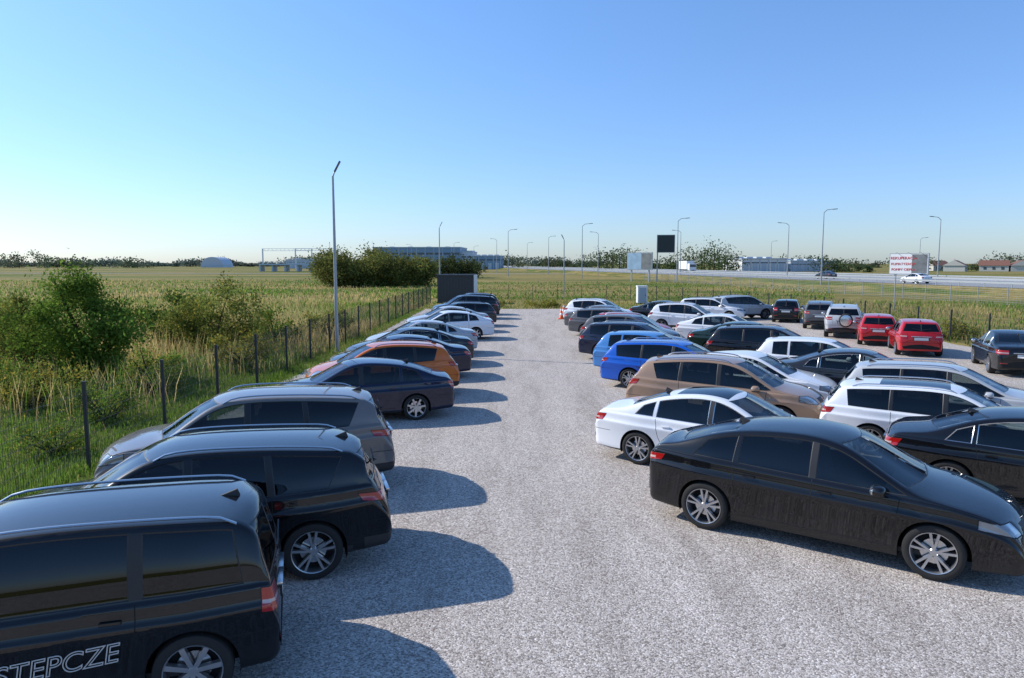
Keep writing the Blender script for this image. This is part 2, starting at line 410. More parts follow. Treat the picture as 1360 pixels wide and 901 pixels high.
SP['sedan'] = dict(W=.915, zb=.2, xr=-1.37, xf=1.36, rw=.325, kf=.17, kr=.13, tum=.42, style=0, priv=0,
    top=[(-2.37, .58), (-2.38, .80), (-2.36, .96), (-2.31, 1.03), (-2.15, 1.06), (-1.9, 1.09), (-1.7, 1.13), (-1.35, 1.28), (-.95, 1.41), (-.4, 1.475), (.05, 1.475), (.4, 1.41), (.8, 1.21), (1.15, 1.02), (1.3, .97), (1.5, .945), (2.0, .84), (2.22, .76), (2.33, .66), (2.36, .52)],
    belt=[(-2.4, .98), (-1.6, .97), (-.5, .93), (1.3, .88), (2.4, .85)],
    win=[(.06, 1.0, .06, 1.1), (-1.02, -.02, -1.0, -.02), (-1.46, -1.08, -1.3, -1.05)], pil=[(-.02, .06, -.02, .06)], wtrim=CHROME,
    zc=1.0, rwin=(1.14, 1.38), tail=(.74, .92, .50, .30), head=(.58, .72, .52, .55),
    seams=[(.98, .36, 1.02, .88), (.02, .36, .02, .93), (-.96, .62, -1.02, .95), (-.96, .62, -.88, .42)], rb=.60, mir=.80, han=[.18, -.80], plz=.74, fin=-1.05)
SP['coupe_sedan'] = dict(SP['sedan']); SP['coupe_sedan'].update(blackroof=(-.75, .25), style=0)
SP['gt'] = dict(W=.925, zb=.2, xr=-1.46, xf=1.46, rw=.35, kf=.17, kr=.11, tum=.40, style=0,
    top=[(-2.40, .58), (-2.41, .84), (-2.40, 1.03), (-2.38, 1.16), (-2.27, 1.20), (-2.08, 1.215), (-1.78, 1.33), (-1.42, 1.455), (-.95, 1.54), (-.35, 1.575), (.08, 1.565), (.45, 1.50), (.85, 1.28), (1.2, 1.09), (1.35, 1.04), (1.55, 1.01), (2.05, .92), (2.27, .83), (2.38, .72), (2.41, .54)],
    belt=[(-2.4, 1.08), (-1.6, 1.06), (-.5, 1.01), (1.3, .95), (2.4, .91)],
    win=[(.05, 1.02, .05, 1.15), (-1.0, -.03, -.98, -.03), (-1.66, -1.07, -1.46, -1.03)], pil=[(-.03, .05, -.03, .05)],
    zc=1.07, rwin=(1.245, 1.49), tail=(.86, 1.01, .55, .30), head=(.64, .79, .50, .52),
    seams=[(1.0, .36, 1.06, .95), (.01, .36, .01, 1.01), (-1.02, .66, -1.06, 1.03), (-1.02, .66, -.93, .42)], rb=.62, mir=.84, han=[.18, -.82], plz=.80, fin=-1.15)
SP['liftback'] = dict(SP['gt']); SP['liftback'].update(xr=-1.30, xf=1.32, rw=.32, style=3, priv=0,
    top=[(-2.30, .58), (-2.31, .80), (-2.30, .96), (-2.26, 1.05), (-2.15, 1.07), (-1.95, 1.10), (-1.7, 1.20), (-1.35, 1.34), (-.9, 1.43), (-.3, 1.475), (.1, 1.47), (.42, 1.41), (.82, 1.20), (1.15, 1.03), (1.3, .98), (1.5, .95), (1.95, .85), (2.17, .77), (2.27, .66), (2.3, .52)],
    belt=[(-2.4, .98), (-1.6, .97), (-.5, .93), (1.3, .88), (2.4, .85)],
    win=[(.06, 1.0, .06, 1.1), (-.92, -.02, -.92, -.02), (-1.5, -.98, -1.34, -.97)], zc=1.01, rwin=(1.14, 1.37), tail=(.74, .95, .55, .2), head=(.6, .75, .5, .45), rb=.6, plz=.78,
    seams=[(.98, .36, 1.02, .88), (.02, .36, .02, .93), (-.94, .62, -.94, .95), (-.94, .62, -.84, .42)], han=[.18, -.74], mir=.8)
SP['wagon'] = dict(SP['liftback']); SP['wagon'].update(style=0, priv=1,
    top=[(-2.32, .56), (-2.33, .76), (-2.32, .90), (-2.27, 1.02), (-2.16, 1.16), (-2.02, 1.33), (-1.97, 1.40), (-1.8, 1.425), (-1.3, 1.46), (-.5, 1.49), (.05, 1.485), (.40, 1.42), (.82, 1.21), (1.15, 1.03), (1.3, .98), (1.5, .95), (1.95, .85), (2.17, .77), (2.27, .66), (2.3, .52)],
    win=[(.06, 1.0, .06, 1.1), (-.92, -.02, -.92, -.02), (-1.75, -.98, -1.8, -.97)], pil=[(-.02, .06, -.02, .06), (-.98, -.92, -.97, -.92)], rwin=(1.04, 1.345), tail=(.76, .93, .55, .3), rail=(-1.7, .2), fin=-1.6, wip=1, plz=.76)
SP['wagon_dark_roof'] = dict(SP['wagon']); SP['wagon_dark_roof'].update(blackroof=(-1.2, .1))
SP['hatch'] = dict(SP['wagon']); SP['hatch'].update(W=.88, xr=-1.22, xf=1.27, rw=.31, style=1, priv=0,
    top=[(-1.98, .54), (-1.99, .76), (-1.98, .92), (-1.92, 1.04), (-1.80, 1.20), (-1.66, 1.37), (-1.6, 1.43), (-1.45, 1.455), (-1.0, 1.485), (-.4, 1.50), (.1, 1.49), (.42, 1.42), (.8, 1.22), (1.12, 1.04), (1.26, .99), (1.45, .95), (1.75, .87), (1.93, .78), (2.02, .66), (2.04, .52)],
    win=[(.06, 1.0, .06, 1.1), (-.86, -.02, -.86, -.02), (-1.36, -.92, -1.35, -.91)], pil=[(-.02, .06, -.02, .06)], rwin=(1.06, 1.37), tail=(.74, .98, .52, .16), rail=None, fin=-1.35, blackroof=None,
    seams=[(.98, .36, 1.02, .88), (.02, .36, .02, .93), (-.86, .62, -.88, .95), (-.86, .62, -.76, .42)], han=[.18, -.7])
SP['crossover'] = dict(SP['suv']); SP['crossover'].update(xr=-1.28, xf=1.33, rw=.345, style=1, W=.915,
    top=[(-2.16, .56), (-2.17, .78), (-2.16, .95), (-2.10, 1.08), (-1.98, 1.24), (-1.84, 1.38), (-1.82, 1.48), (-1.7, 1.53), (-1.3, 1.585), (-.7, 1.63), (0, 1.635), (.42, 1.58), (.75, 1.43), (1.1, 1.2), (1.28, 1.09), (1.45, 1.04), (1.85, .97), (2.08, .88), (2.2, .75), (2.22, .55)],
    win=[(.06, 1.05, .06, 1.25), (-.82, -.02, -.80, -.02), (-1.38, -.89, -1.5, -.86)], pil=[(-.02, .06, -.02, .06), (-.89, -.82, -.86, -.80)], zc=1.08, rwin=(1.15, 1.46), tail=(.88, 1.06, .55, .36), rail=(-1.5, .3), fin=-1.5,
    seams=[(1.0, .42, 1.06, .99), (.02, .42, .02, 1.05), (-.86, .75, -.86, 1.08), (-.86, .75, -.76, .50)], han=[.2, -.66], mir=.85)
TPL = {k: car_template('body_'+k, v) for k, v in SP.items()}

def place(key, name, col, rw, head, near='L', rwmode=True, sc=(1, 1, 1)):
    s = SP[key]; a = rad(head); f = Vector((math.cos(a), math.sin(a), 0)); l = Vector((-math.sin(a), math.cos(a), 0))
    o = bpy.data.objects.new(name, TPL[key]); COL.objects.link(o)
    if rwmode:
        sg = 1 if near == 'L' else -1
        C = Vector((rw[0], rw[1], 0))-f*s['xr']*sc[0]-l*(sg*(s['W']-.06))
    else: C = Vector((rw[0], rw[1], 0))
    C.z = rw[2] if len(rw) > 2 else .012
    o.location = C; o.rotation_euler = (0, 0, a); o.scale = sc
    o.color = (*col, 1)
    return o
BLK = (.004, .004, .005); NAVY = (.005, .010, .035); GREY = (.10, .10, .105); SILV = (.45, .46, .47); WHT = (.80, .81, .82)
TAUPE = (.17, .155, .145); ORG = (.62, .14, .010); BLUE = (.006, .10, .52); LBLUE = (.06, .22, .52); BRZ = (.34, .22, .145); RED_ = (.46, .008, .014); DG = (.022, .024, .028)
HL = 197
van = place('van', 'black_minivan', BLK, (-2.80, 5.95), HL)
place('suv', 'black_suv', BLK, (-2.45, 8.5), HL)
place('suv', 'grey_suv', TAUPE, (-2.93, 11.75), HL+1, sc=(1, 1, 1.03))
place('liftback', 'navy_liftback_car', NAVY, (-2.39, 17.55), HL)
place('crossover', 'orange_crossover', ORG, (-2.35, 20.5), HL, sc=(1, 1, .97))
place('sedan', 'black_sedan', NAVY, (-2.3, 23.8), HL)
place('sedan', 'dark_grey_sedan', DG, (-2.4, 27.0), HL, sc=(1.02, 1, .98))
place('sedan', 'silver_sedan', SILV, (-2.4, 30.2), HL)
place('liftback', 'white_liftback_car', WHT, (-1.85, 36.3), HL-3)
place('sedan', 'silver_sedan', SILV, (-2.2, 40.2), HL-3)
place('wagon', 'dark_estate_car', DG, (-1.9, 44.0), HL-2)
place('suv', 'black_suv', BLK, (-1.8, 50), HL-4)
place('crossover', 'dark_crossover', DG, (-1.7, 54), HL-4)
place('gt', 'black_fastback_car', BLK, (2.83, 10.2), -36, 'R')
place('coupe_sedan', 'white_coupe_sedan', WHT, (2.45, 13.6), -34, 'R', sc=(1, 1, .99))
place('crossover', 'bronze_crossover', BRZ, (3.6, 17.1), -27, 'R', sc=(1.04, 1, 1))
place('liftback', 'white_liftback_car', WHT, (5.0, 19.35), -28, 'R')
place('wagon', 'blue_estate_car', BLUE, (3.66, 22.0), -28, 'R')
place('hatch', 'light_blue_hatchback', LBLUE, (3.5, 24.9), -28, 'R')
place('wagon', 'navy_estate_car', NAVY, (3.55, 28.6), -28, 'R', sc=(.98, 1, 1.03))
place('crossover', 'dark_grey_crossover', GREY, (3.75, 31.6), -28, 'R')
place('hatch', 'red_hatchback', RED_, (4.4, 34.8), -28, 'R')
place('wagon', 'grey_estate_car', GREY, (3.9, 38.2), -28, 'R')
place('sedan', 'dark_grey_sedan', GREY, (3.9, 41.6), -28, 'R')
place('crossover', 'white_crossover', WHT, (4.0, 45.2), -28, 'R')
place('hatch', 'silver_hatchback', SILV, (4.3, 48.8), -28, 'R')
place('sedan', 'black_sedan', BLK, (7.2, 11.5), -33, 'R')
place('wagon_dark_roof', 'white_estate_car', WHT, (7.3, 14.3), -31, 'R', sc=(.97, 1, .97))
place('wagon', 'silver_estate_car', SILV, (8.9, 16.9), -31, 'R')
place('sedan', 'dark_grey_sedan', DG, (8.3, 20.0), -28, 'R')
place('hatch', 'white_hatchback', WHT, (8.5, 22.8), -28, 'R', sc=(1.06, 1, 1))
place('wagon', 'black_estate_car', BLK, (8.2, 26.4), -28, 'R', sc=(1.02, 1, 1.05))
place('sedan', 'dark_green_sedan', (.012, .03, .022), (8.3, 29.7), -28, 'R')
place('liftback', 'white_liftback_car', WHT, (8.8, 34.2), -28, 'R')
place('crossover', 'white_crossover', WHT, (8.6, 41.0), -26, 'R')
place('sedan', 'dark_grey_sedan', DG, (8.5, 46.5), -26, 'R')
place('wagon', 'white_estate_car', WHT, (12.5, 50.0), -26, 'R')
place('suv', 'silver_suv', SILV, (16.2, 50.5), 15, rwmode=False)
place('sedan', 'black_sedan', BLK, (18.35, 26.2), 67, rwmode=False)
place('hatch', 'red_hatchback', RED_, (17.7, 31.3), 68, rwmode=False)
place('hatch', 'red_hatchback', RED_, (18.0, 35.2), 66, rwmode=False, sc=(1, .98, .97))
sj = place('crossover', 'silver_offroad_car', SILV, (18.0, 38.8), 66, rwmode=False, sc=(1, 1, 1.05))
place('crossover', 'grey_crossover', GREY, (18.9, 43.8), 66, rwmode=False)
place('hatch', 'black_hatchback', BLK, (18.7, 48.5), 66, rwmode=False)
place('liftback', 'white_liftback_car', WHT, (58.5, 104, 1.02), 99.6, rwmode=False)
place('sedan', 'dark_sedan', DG, (59.0, 135, 1.02), 99.6, rwmode=False)
bm = bmesh.new(); lathe(bm, [(0, -.09), (.30, -.09), (.335, -.06), (.335, .06), (.30, .09), (.27, .10), (0, .105)], [3, 3, 3, 3, 3, 7], 0, 0, 0, 28)
me = bpy.data.meshes.new('spare_wheel'); [me.materials.append(m) for m in CARM]; bm.to_mesh(me); bm.free()
sp = bpy.data.objects.new('spare_wheel', me); COL.objects.link(sp); sp.parent = sj; sp.rotation_euler = (0, 0, rad(90)); sp.location = (-2.27, -.1, .92)

def text_mesh(name, body, size, m, parent=None, ext=.0008, shear=0.0, outline=None):
    cu = bpy.data.curves.new(name, 'FONT'); cu.body = body; cu.size = size; cu.extrude = ext; cu.shear = shear
    cu.align_x = 'CENTER'
    if outline: cu.fill_mode = 'NONE'; cu.bevel_depth = outline; cu.bevel_resolution = 1
    o = bpy.data.objects.new(name, cu); COL.objects.link(o)
    bpy.context.view_layer.update()
    dg = bpy.context.evaluated_depsgraph_get()
    me = bpy.data.meshes.new_from_object(o.evaluated_get(dg))
    bpy.data.objects.remove(o)
    me.materials.clear(); me.materials.append(m)
    o = bpy.data.objects.new(name, me); COL.objects.link(o)
    if parent: o.parent = parent
    return o
M_letter = mat('silver_lettering', (.55, .52, .48), .45)
t = text_mesh('flank_lettering', 'STEPCZE', .235, M_letter, van, shear=.25, outline=.005)
t.matrix_local = Matrix(((-1, 0, 0, -.43), (0, 0, 1, .893), (0, 1, 0, .50), (0, 0, 0, 1))) @ Matrix.Rotation(rad(5), 4, 'Z')

# ------------------------------------------------------------------ generic geometry helpers
def new_obj(name, bm, mats, smooth=False, parent=None):
    me = bpy.data.meshes.new(name)
    for m in mats: me.materials.append(m)
    if smooth:
        for f in bm.faces: f.smooth = True
    bm.to_mesh(me); bm.free()
    if smooth:
        try: me.set_sharp_from_angle(angle=rad(40))
        except Exception: pass
    o = bpy.data.objects.new(name, me); COL.objects.link(o)
    if parent: o.parent = parent
    return o

def quads_obj(name, V, m, col=None, nq=None):
    n = len(V); me = bpy.data.meshes.new(name)
    me.vertices.add(n*4); me.vertices.foreach_set('co', V.reshape(-1).astype(np.float32))
    me.loops.add(n*4); me.loops.foreach_set('vertex_index', np.arange(n*4, dtype=np.int32))
    me.polygons.add(n); me.polygons.foreach_set('loop_start', np.arange(0, n*4, 4, dtype=np.int32))
    if col is not None:
        ca = me.color_attributes.new('Col', 'FLOAT_COLOR', 'POINT')
        c = np.ones((n*4, 4), np.float32); c[:, :3] = np.repeat(col, 4, axis=0) if len(col) == n else col
        ca.data.foreach_set('color', c.reshape(-1))
    me.update(calc_edges=True); me.validate()
    me.materials.append(m)
    o = bpy.data.objects.new(name, me); COL.objects.link(o); return o

def foliage_mat(name, trans=.35):
    m = bpy.data.materials.new(name); m.use_nodes = True; N = m.node_tree.nodes; Lk = m.node_tree.links
    N.remove(N['Principled BSDF']); out = N['Material Output']
    at = N.new('ShaderNodeAttribute'); at.attribute_name = 'Col'
    d = N.new('ShaderNodeBsdfDiffuse'); tr = N.new('ShaderNodeBsdfTranslucent'); mx = N.new('ShaderNodeMixShader')
    mx.inputs[0].default_value = trans
    Lk.new(at.outputs['Color'], d.inputs['Color']); Lk.new(at.outputs['Color'], tr.inputs['Color'])
    Lk.new(d.outputs[0], mx.inputs[1]); Lk.new(tr.outputs[0], mx.inputs[2])
    Lk.new(mx.outputs[0], out.inputs['Surface'])
    return m
M_fol = foliage_mat('foliage', .4); M_grass = foliage_mat('grass_blades', .45)

# ------------------------------------------------------------------ ground
def ramp(N, els):
    r = N.new('ShaderNodeValToRGB'); cr = r.color_ramp
    cr.elements[0].position = els[0][0]; cr.elements[0].color = (*els[0][1], 1)
    cr.elements[1].position = els[-1][0]; cr.elements[1].color = (*els[-1][1], 1)
    for p, c in els[1:-1]:
        e = cr.elements.new(p); e.color = (*c, 1)
    return r
def field_mat():
    m, nt, N, Lk, P = nmat('field_ground')
    tc = N.new('ShaderNodeTexCoord'); mp = N.new('ShaderNodeMapping'); mp.inputs['Scale'].default_value = (.006, .022, 1)
    mp.inputs['Rotation'].default_value = (0, 0, .12)
    n1 = N.new('ShaderNodeTexNoise'); n1.inputs['Scale'].default_value = 1; n1.inputs['Detail'].default_value = 5; n1.inputs['Roughness'].default_value = .6
    Lk.new(tc.outputs['Object'], mp.inputs[0]); Lk.new(mp.outputs[0], n1.inputs['Vector'])
    r1 = ramp(N, [(.34, (.085, .125, .022)), (.43, (.14, .165, .035)), (.48, (.31, .24, .09)), (.54, (.24, .20, .07)), (.59, (.11, .14, .03)), (.68, (.15, .16, .04)), (.78, (.085, .12, .025))])
    Lk.new(n1.outputs['Fac'], r1.inputs[0])
    n2 = N.new('ShaderNodeTexNoise'); n2.inputs['Scale'].default_value = .5; n2.inputs['Detail'].default_value = 5; n2.inputs['Roughness'].default_value = .8
    Lk.new(tc.outputs['Object'], n2.inputs['Vector'])
    r2 = ramp(N, [(.3, (.5, .5, .45)), (.7, (1.3, 1.25, 1.15))]); Lk.new(n2.outputs['Fac'], r2.inputs[0])
    mx = N.new('ShaderNodeMix'); mx.data_type = 'RGBA'; mx.blend_type = 'MULTIPLY'; mx.inputs[0].default_value = 1
    Lk.new(r1.outputs[0], mx.inputs[6]); Lk.new(r2.outputs[0], mx.inputs[7]); Lk.new(mx.outputs[2], P.inputs['Base Color'])
    P.inputs['Roughness'].default_value = 1; P.inputs['Specular IOR Level'].default_value = .1
    return m
M_field = field_mat()
bm = bmesh.new()
vs = [bm.verts.new(c) for c in ((-5000, -200, 0), (5000, -200, 0), (5000, 8000, 0), (-5000, 8000, 0))]; bm.faces.new(vs)
new_obj('ground', bm, [M_field])

def gravel_mat():
    m, nt, N, Lk, P = nmat('gravel')
    tc = N.new('ShaderNodeTexCoord')
    v = N.new('ShaderNodeTexVoronoi'); v.inputs['Scale'].default_value = 56; Lk.new(tc.outputs['Object'], v.inputs['Vector'])
    sx = N.new('ShaderNodeSeparateColor'); Lk.new(v.outputs['Color'], sx.inputs[0])
    r = ramp(N, [(0, (.20, .175, .155)), (.3, (.36, .32, .29)), (.65, (.50, .455, .415)), (.93, (.63, .585, .54)), (1, (.78, .74, .70))]); Lk.new(sx.outputs[0], r.inputs[0])
    n = N.new('ShaderNodeTexNoise'); n.inputs['Scale'].default_value = .5; n.inputs['Detail'].default_value = 8; n.inputs['Roughness'].default_value = .75
    mp = N.new('ShaderNodeMapping'); mp.inputs['Scale'].default_value = (2.2, .35, 1); Lk.new(tc.outputs['Object'], mp.inputs[0]); Lk.new(mp.outputs[0], n.inputs['Vector'])
    r2 = ramp(N, [(.30, (.72, .69, .665)), (.5, (.97, .95, .93)), (.70, (1.12, 1.10, 1.08))]); Lk.new(n.outputs['Fac'], r2.inputs[0])
    mx = N.new('ShaderNodeMix'); mx.data_type = 'RGBA'; mx.blend_type = 'MULTIPLY'; mx.inputs[0].default_value = 1
    Lk.new(r.outputs[0], mx.inputs[6]); Lk.new(r2.outputs[0], mx.inputs[7])
    Lk.new(mx.outputs[2], P.inputs['Base Color'])
    P.inputs['Roughness'].default_value = .95; P.inputs['Specular IOR Level'].default_value = .2
    b = N.new('ShaderNodeBump'); b.inputs['Strength'].default_value = .6; b.inputs['Distance'].default_value = .008; b.invert = True
    Lk.new(v.outputs['Distance'], b.inputs['Height'])
    Lk.new(b.outputs[0], P.inputs['Normal'])
    return m
M_gravel = gravel_mat()
def ragged(poly, step=.8, amp=.15):
    out = []
    for i in range(len(poly)):
        a = Vector(poly[i]); b = Vector(poly[(i+1) % len(poly)]); n = max(1, int((b-a).length/step))
        for k in range(n):
            p = a.lerp(b, k/n); out.append((p.x+R.uniform(-amp, amp), p.y+R.uniform(-amp, amp)))
    return out
bm = bmesh.new()
f = bm.faces.new([bm.verts.new((x, y, .012)) for x, y in ragged([(-7.55, -20), (21.6, -20), (21.4, 50), (16, 61), (-7.4, 61.5)])])
bmesh.ops.triangulate(bm, faces=[f]); new_obj('gravel_car_park', bm, [M_gravel])

n = 8000
px = NR.uniform(-4.5, 7, n); py = 4.2+NR.uniform(0, 1, n)**1.6*16
r_ = NR.uniform(.004, .011, n)
oc = np.array([[1, 0, 0], [0, 1, 0], [-1, 0, 0], [0, -1, 0], [0, 0, 1]], float)
quads = []
ang = NR.uniform(0, 6.28, n); ca, sa = np.cos(ang), np.sin(ang)
def rotp(p):
    q = p[None, :]*r_[:, None]*np.stack([NR.uniform(.8, 1.3, n), NR.uniform(.7, 1.1, n), NR.uniform(.6, 1, n)], 1)
    return np.stack([q[:, 0]*ca-q[:, 1]*sa+px, q[:, 0]*sa+q[:, 1]*ca+py, q[:, 2]+.013], 1)
base = [rotp(p) for p in oc]
for a, b in ((0, 1), (1, 2), (2, 3), (3, 0)):
    mid = (base[4]+base[b])*.5
    quads.append(np.stack([base[a], base[b], mid+[0, 0, .002], base[4]], 1))
Q = np.concatenate(quads); gcol = np.tile((NR.uniform(.25, .65, n)[:, None]*np.array([1, .93, .86])), (4, 1))
M_stone = mat('stone', (.4, .38, .36), .9)
nt = M_stone.node_tree; at = nt.nodes.new('ShaderNodeAttribute'); at.attribute_name = 'Col'; nt.links.new(at.outputs['Color'], nt.nodes['Principled BSDF'].inputs['Base Color'])
quads_obj('loose_stones', Q, M_stone, gcol)

# ------------------------------------------------------------------ vegetation
def patch(x, y):
    return (np.sin(x*.21+1.3*np.sin(y*.13))+np.sin(y*.17+x*.05+2)+.7*np.sin(x*.53-y*.31))/2.7
def blades(xs, ys, h, w, col, lean=.45, z0=0.0):
    n = len(xs); a = NR.uniform(0, 6.283, n); la = NR.uniform(0, 6.283, n); ln = NR.uniform(.05, lean, n)*h
    s = np.stack([np.cos(a)*w, np.sin(a)*w, np.zeros(n)], 1)*.5
    b = np.stack([xs, ys, np.zeros(n)+z0], 1)
    mid = b+np.stack([np.cos(la)*ln*.35, np.sin(la)*ln*.35, h*.55], 1)
    tip = b+np.stack([np.cos(la)*ln, np.sin(la)*ln, h], 1)
    q1 = np.stack([b-s, b+s, mid+s*.8, mid-s*.8], 1); q2 = np.stack([mid-s*.8, mid+s*.8, tip+s*.15, tip-s*.15], 1)
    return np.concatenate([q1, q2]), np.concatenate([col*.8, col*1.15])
def grasscol(n, straw):
    g = np.array([.21, .33, .05]); g2 = np.array([.12, .20, .035]); s = np.array([.60, .46, .20])
    t = NR.uniform(0, 1, (n, 1)); base = g*t+g2*(1-t)
    k = (NR.uniform(0, 1, n) < straw)[:, None]
    return np.where(k, s*NR.uniform(.65, 1.1, (n, 1)), base*NR.uniform(.75, 1.2, (n, 1)))
Qs, Cs = [], []
def add(n, xf, yf, hf, wf, bias=0.0):
    x = xf(n); y = yf(n); x = x(y) if callable(x) else x
    p = patch(x, y); st = np.clip(.28+.65*p+bias, .03, .97)
    c = grasscol(len(x), st)
    h = hf[0]+(hf[1]-hf[0])*NR.uniform(0, 1, len(x))*np.clip(.7+.5*p, .3, 1.3)
    q, cc = blades(x, y, h, np.full(len(x), wf)*NR.uniform(.6, 1.4, len(x)), c)
    Qs.append(q); Cs.append(cc)
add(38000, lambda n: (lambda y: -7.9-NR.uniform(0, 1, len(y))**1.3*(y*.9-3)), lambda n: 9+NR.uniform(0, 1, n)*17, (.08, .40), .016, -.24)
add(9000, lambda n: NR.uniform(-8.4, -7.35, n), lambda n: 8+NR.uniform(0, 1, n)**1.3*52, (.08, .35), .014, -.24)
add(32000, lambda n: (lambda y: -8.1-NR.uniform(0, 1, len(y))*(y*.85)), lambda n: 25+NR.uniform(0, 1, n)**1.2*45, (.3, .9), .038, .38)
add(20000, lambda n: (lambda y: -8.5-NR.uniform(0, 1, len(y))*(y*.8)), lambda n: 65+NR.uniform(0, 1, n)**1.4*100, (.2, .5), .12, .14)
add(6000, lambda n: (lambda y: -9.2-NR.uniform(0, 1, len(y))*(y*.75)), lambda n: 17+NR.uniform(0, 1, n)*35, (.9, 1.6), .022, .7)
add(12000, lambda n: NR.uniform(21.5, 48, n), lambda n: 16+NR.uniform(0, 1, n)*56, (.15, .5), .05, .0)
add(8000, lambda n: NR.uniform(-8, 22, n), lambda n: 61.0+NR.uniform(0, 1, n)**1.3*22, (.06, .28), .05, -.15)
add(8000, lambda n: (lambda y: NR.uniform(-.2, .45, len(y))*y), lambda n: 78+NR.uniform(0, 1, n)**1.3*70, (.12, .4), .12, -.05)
quads_obj('grass', np.concatenate(Qs), M_grass, np.concatenate(Cs))

def rand_quads(c, size):
    n = len(c); u = NR.normal(size=(n, 3)); u /= np.linalg.norm(u, axis=1)[:, None]
    t = NR.normal(size=(n, 3)); v = np.cross(u, t); v /= np.linalg.norm(v, axis=1)[:, None]
    s = (size*NR.uniform(.6, 1.3, n))[:, None]; u = u*s; v = v*s*.55
    return np.stack([c-u, c-v*.9, c+u, c+v], 1)
def tubes(paths):
    out = []
    for p in paths:
        for i in range(len(p)-1):
            (a, ra), (b, rb) = p[i], p[i+1]
            d = Vector(b)-Vector(a); u = d.orthogonal().normalized(); w = d.cross(u).normalized()
            for k in range(5):
                a1, a2 = 2*math.pi*k/5, 2*math.pi*(k+1)/5
                e1 = u*math.cos(a1)+w*math.sin(a1); e2 = u*math.cos(a2)+w*math.sin(a2)
                out.append([Vector(a)+e1*ra, Vector(a)+e2*ra, Vector(b)+e2*rb, Vector(b)+e1*rb])
    return np.array(out, float)
def shrub(name, x, y, h, rx, ry, n, leaf, col, ncl=60, clr=.32, stems=9, yellow=0.0, low=.08):
    C = []; paths = []
    while len(C) < ncl:
        u = NR.normal(size=3); u /= np.linalg.norm(u); rr = NR.uniform(.25, 1)**.5
        p = u*rr
        lump = 1+.22*math.sin(3*u[0]+x)+.18*math.sin(5*u[1]+y*2)
        q = np.array([p[0]*rx*lump, p[1]*ry*lump, (p[2]*.5+.5)*h*(.84+.16*math.sin(4*u[0]+2*x))])
        if q[2] < h*low: continue
        wid = .35+.75*math.sin(min(1, q[2]/h/.55)*math.pi/2)
        q[0] *= wid; q[1] *= wid
        C.append(q)
    C = np.array(C)
    for k in range(stems*3):
        c = C[R.randrange(len(C))]; b = (R.uniform(-.25, .25)*rx*.6, R.uniform(-.25, .25)*ry*.6, 0)
        m_ = (b[0]*.6+c[0]*.35, b[1]*.6+c[1]*.35, c[2]*.5); r0 = .012*h+.01
        paths.append([((b[0]+x, b[1]+y, 0), r0), ((m_[0]+x, m_[1]+y, m_[2]), r0*.6), ((c[0]*1.05+x, c[1]*1.05+y, c[2]*1.05), r0*.2)])
    T = tubes(paths)
    idx = NR.integers(0, len(C), n); br = NR.uniform(.6, 1.3, len(C)); rs = NR.uniform(.6, 1.3, len(C))
    P = C[idx]+NR.normal(size=(n, 3))*clr*rs[idx][:, None]*np.array([1, 1, 1.0])*.6
    P[:, 2] = np.abs(P[:, 2])
    Lq = rand_quads(P+[x, y, 0], leaf)
    cc = np.array(col)[None, :]*br[idx][:, None]*NR.uniform(.6, 1.3, (n, 1))
    if yellow > 0:
        k = NR.uniform(0, 1, n) < yellow; cc[k] = np.array([.46, .36, .06])*NR.uniform(.6, 1.1, (k.sum(), 1))
    Q = np.concatenate([T, Lq]); CC = np.concatenate([np.tile([.09, .07, .05], (len(T), 1)), cc])
    return quads_obj(name, Q, M_fol, CC)
G1 = (.15, .23, .037); G2 = (.20, .225, .05); G3 = (.11, .175, .035)
shrub('tall_shrub', -14.3, 24.0, 3.9, 1.6, 1.5, 18000, .06, G1, 80, .38)
shrub('tall_shrub', -17.3, 25.5, 3.0, 1.5, 1.5, 9000, .06, G2, 60, .36, yellow=.05)
shrub('tall_shrub', -20.2, 27.5, 2.9, 1.6, 1.5, 9000, .065, G2, 60, .36, yellow=.1)
shrub('tall_shrub', -12.8, 30.5, 3.4, 2.0, 1.7, 12000, .06, G2, 80, .38, yellow=.10)
shrub('tall_shrub', -15.6, 33, 2.9, 2.0, 1.7, 9000, .065, G3, 60, .38, yellow=.06)
shrub('bush', -10.6, 21.0, 1.5, 1.2, .9, 4000, .04, G1, 40, .22, yellow=.25)
shrub('bush', -9.8, 26.0, 1.6, 1.3, .9, 3500, .045, G2, 40, .22, yellow=.35)
shrub('bush', -9.9, 17.2, 1.0, .8, .8, 2800, .035, G1, 34, .2, yellow=.1)
shrub('bush', -9.3, 14.3, .8, .7, .6, 2000, .03, G1, 30, .18, yellow=.2)
shrub('bush', -13.0, 19.0, 1.4, 1.3, .9, 3500, .045, G2, 40, .24, yellow=.3)
shrub('bush', -15.5, 20.5, 1.3, 1.5, .9, 3500, .045, G1, 40, .24, yellow=.15)
shrub('bush', -9.6, 37.5, 1.7, 1.3, 1.2, 3000, .06, G2, 40, .26, yellow=.15)
shrub('bush', -11.4, 34.0, 1.9, 1.5, 1.2, 3500, .06, G1, 40, .28, yellow=.1)
for (bx_, by_, bh, bw) in ((22.8, 37, 1.0, 1.6), (23.0, 31, 1.3, 1.6), (24, 26, 1.4, 2.0), (23.3, 44, .9, 1.8), (3, 63.5, .7, 2.0), (-2, 64, .8, 1.6)):
    shrub('bush', bx_, by_, bh, bw, .9, 2400, .06, G2, 36, .24, yellow=.35)
for (bx_, by_, bh, bw) in ((-29.8, 122, 6.2, 4.0), (-24.8, 124, 6.8, 4.4), (-20, 121, 6.4, 4.0), (-16.5, 126, 5.4, 3.6), (-27, 118, 5.6, 3.6), (-22, 118, 5.0, 4)):
    shrub('willow_shrub', bx_, by_, bh, bw, 3.4, 8000, .20, (.16, .175, .05), 90, 1.15, yellow=.04)
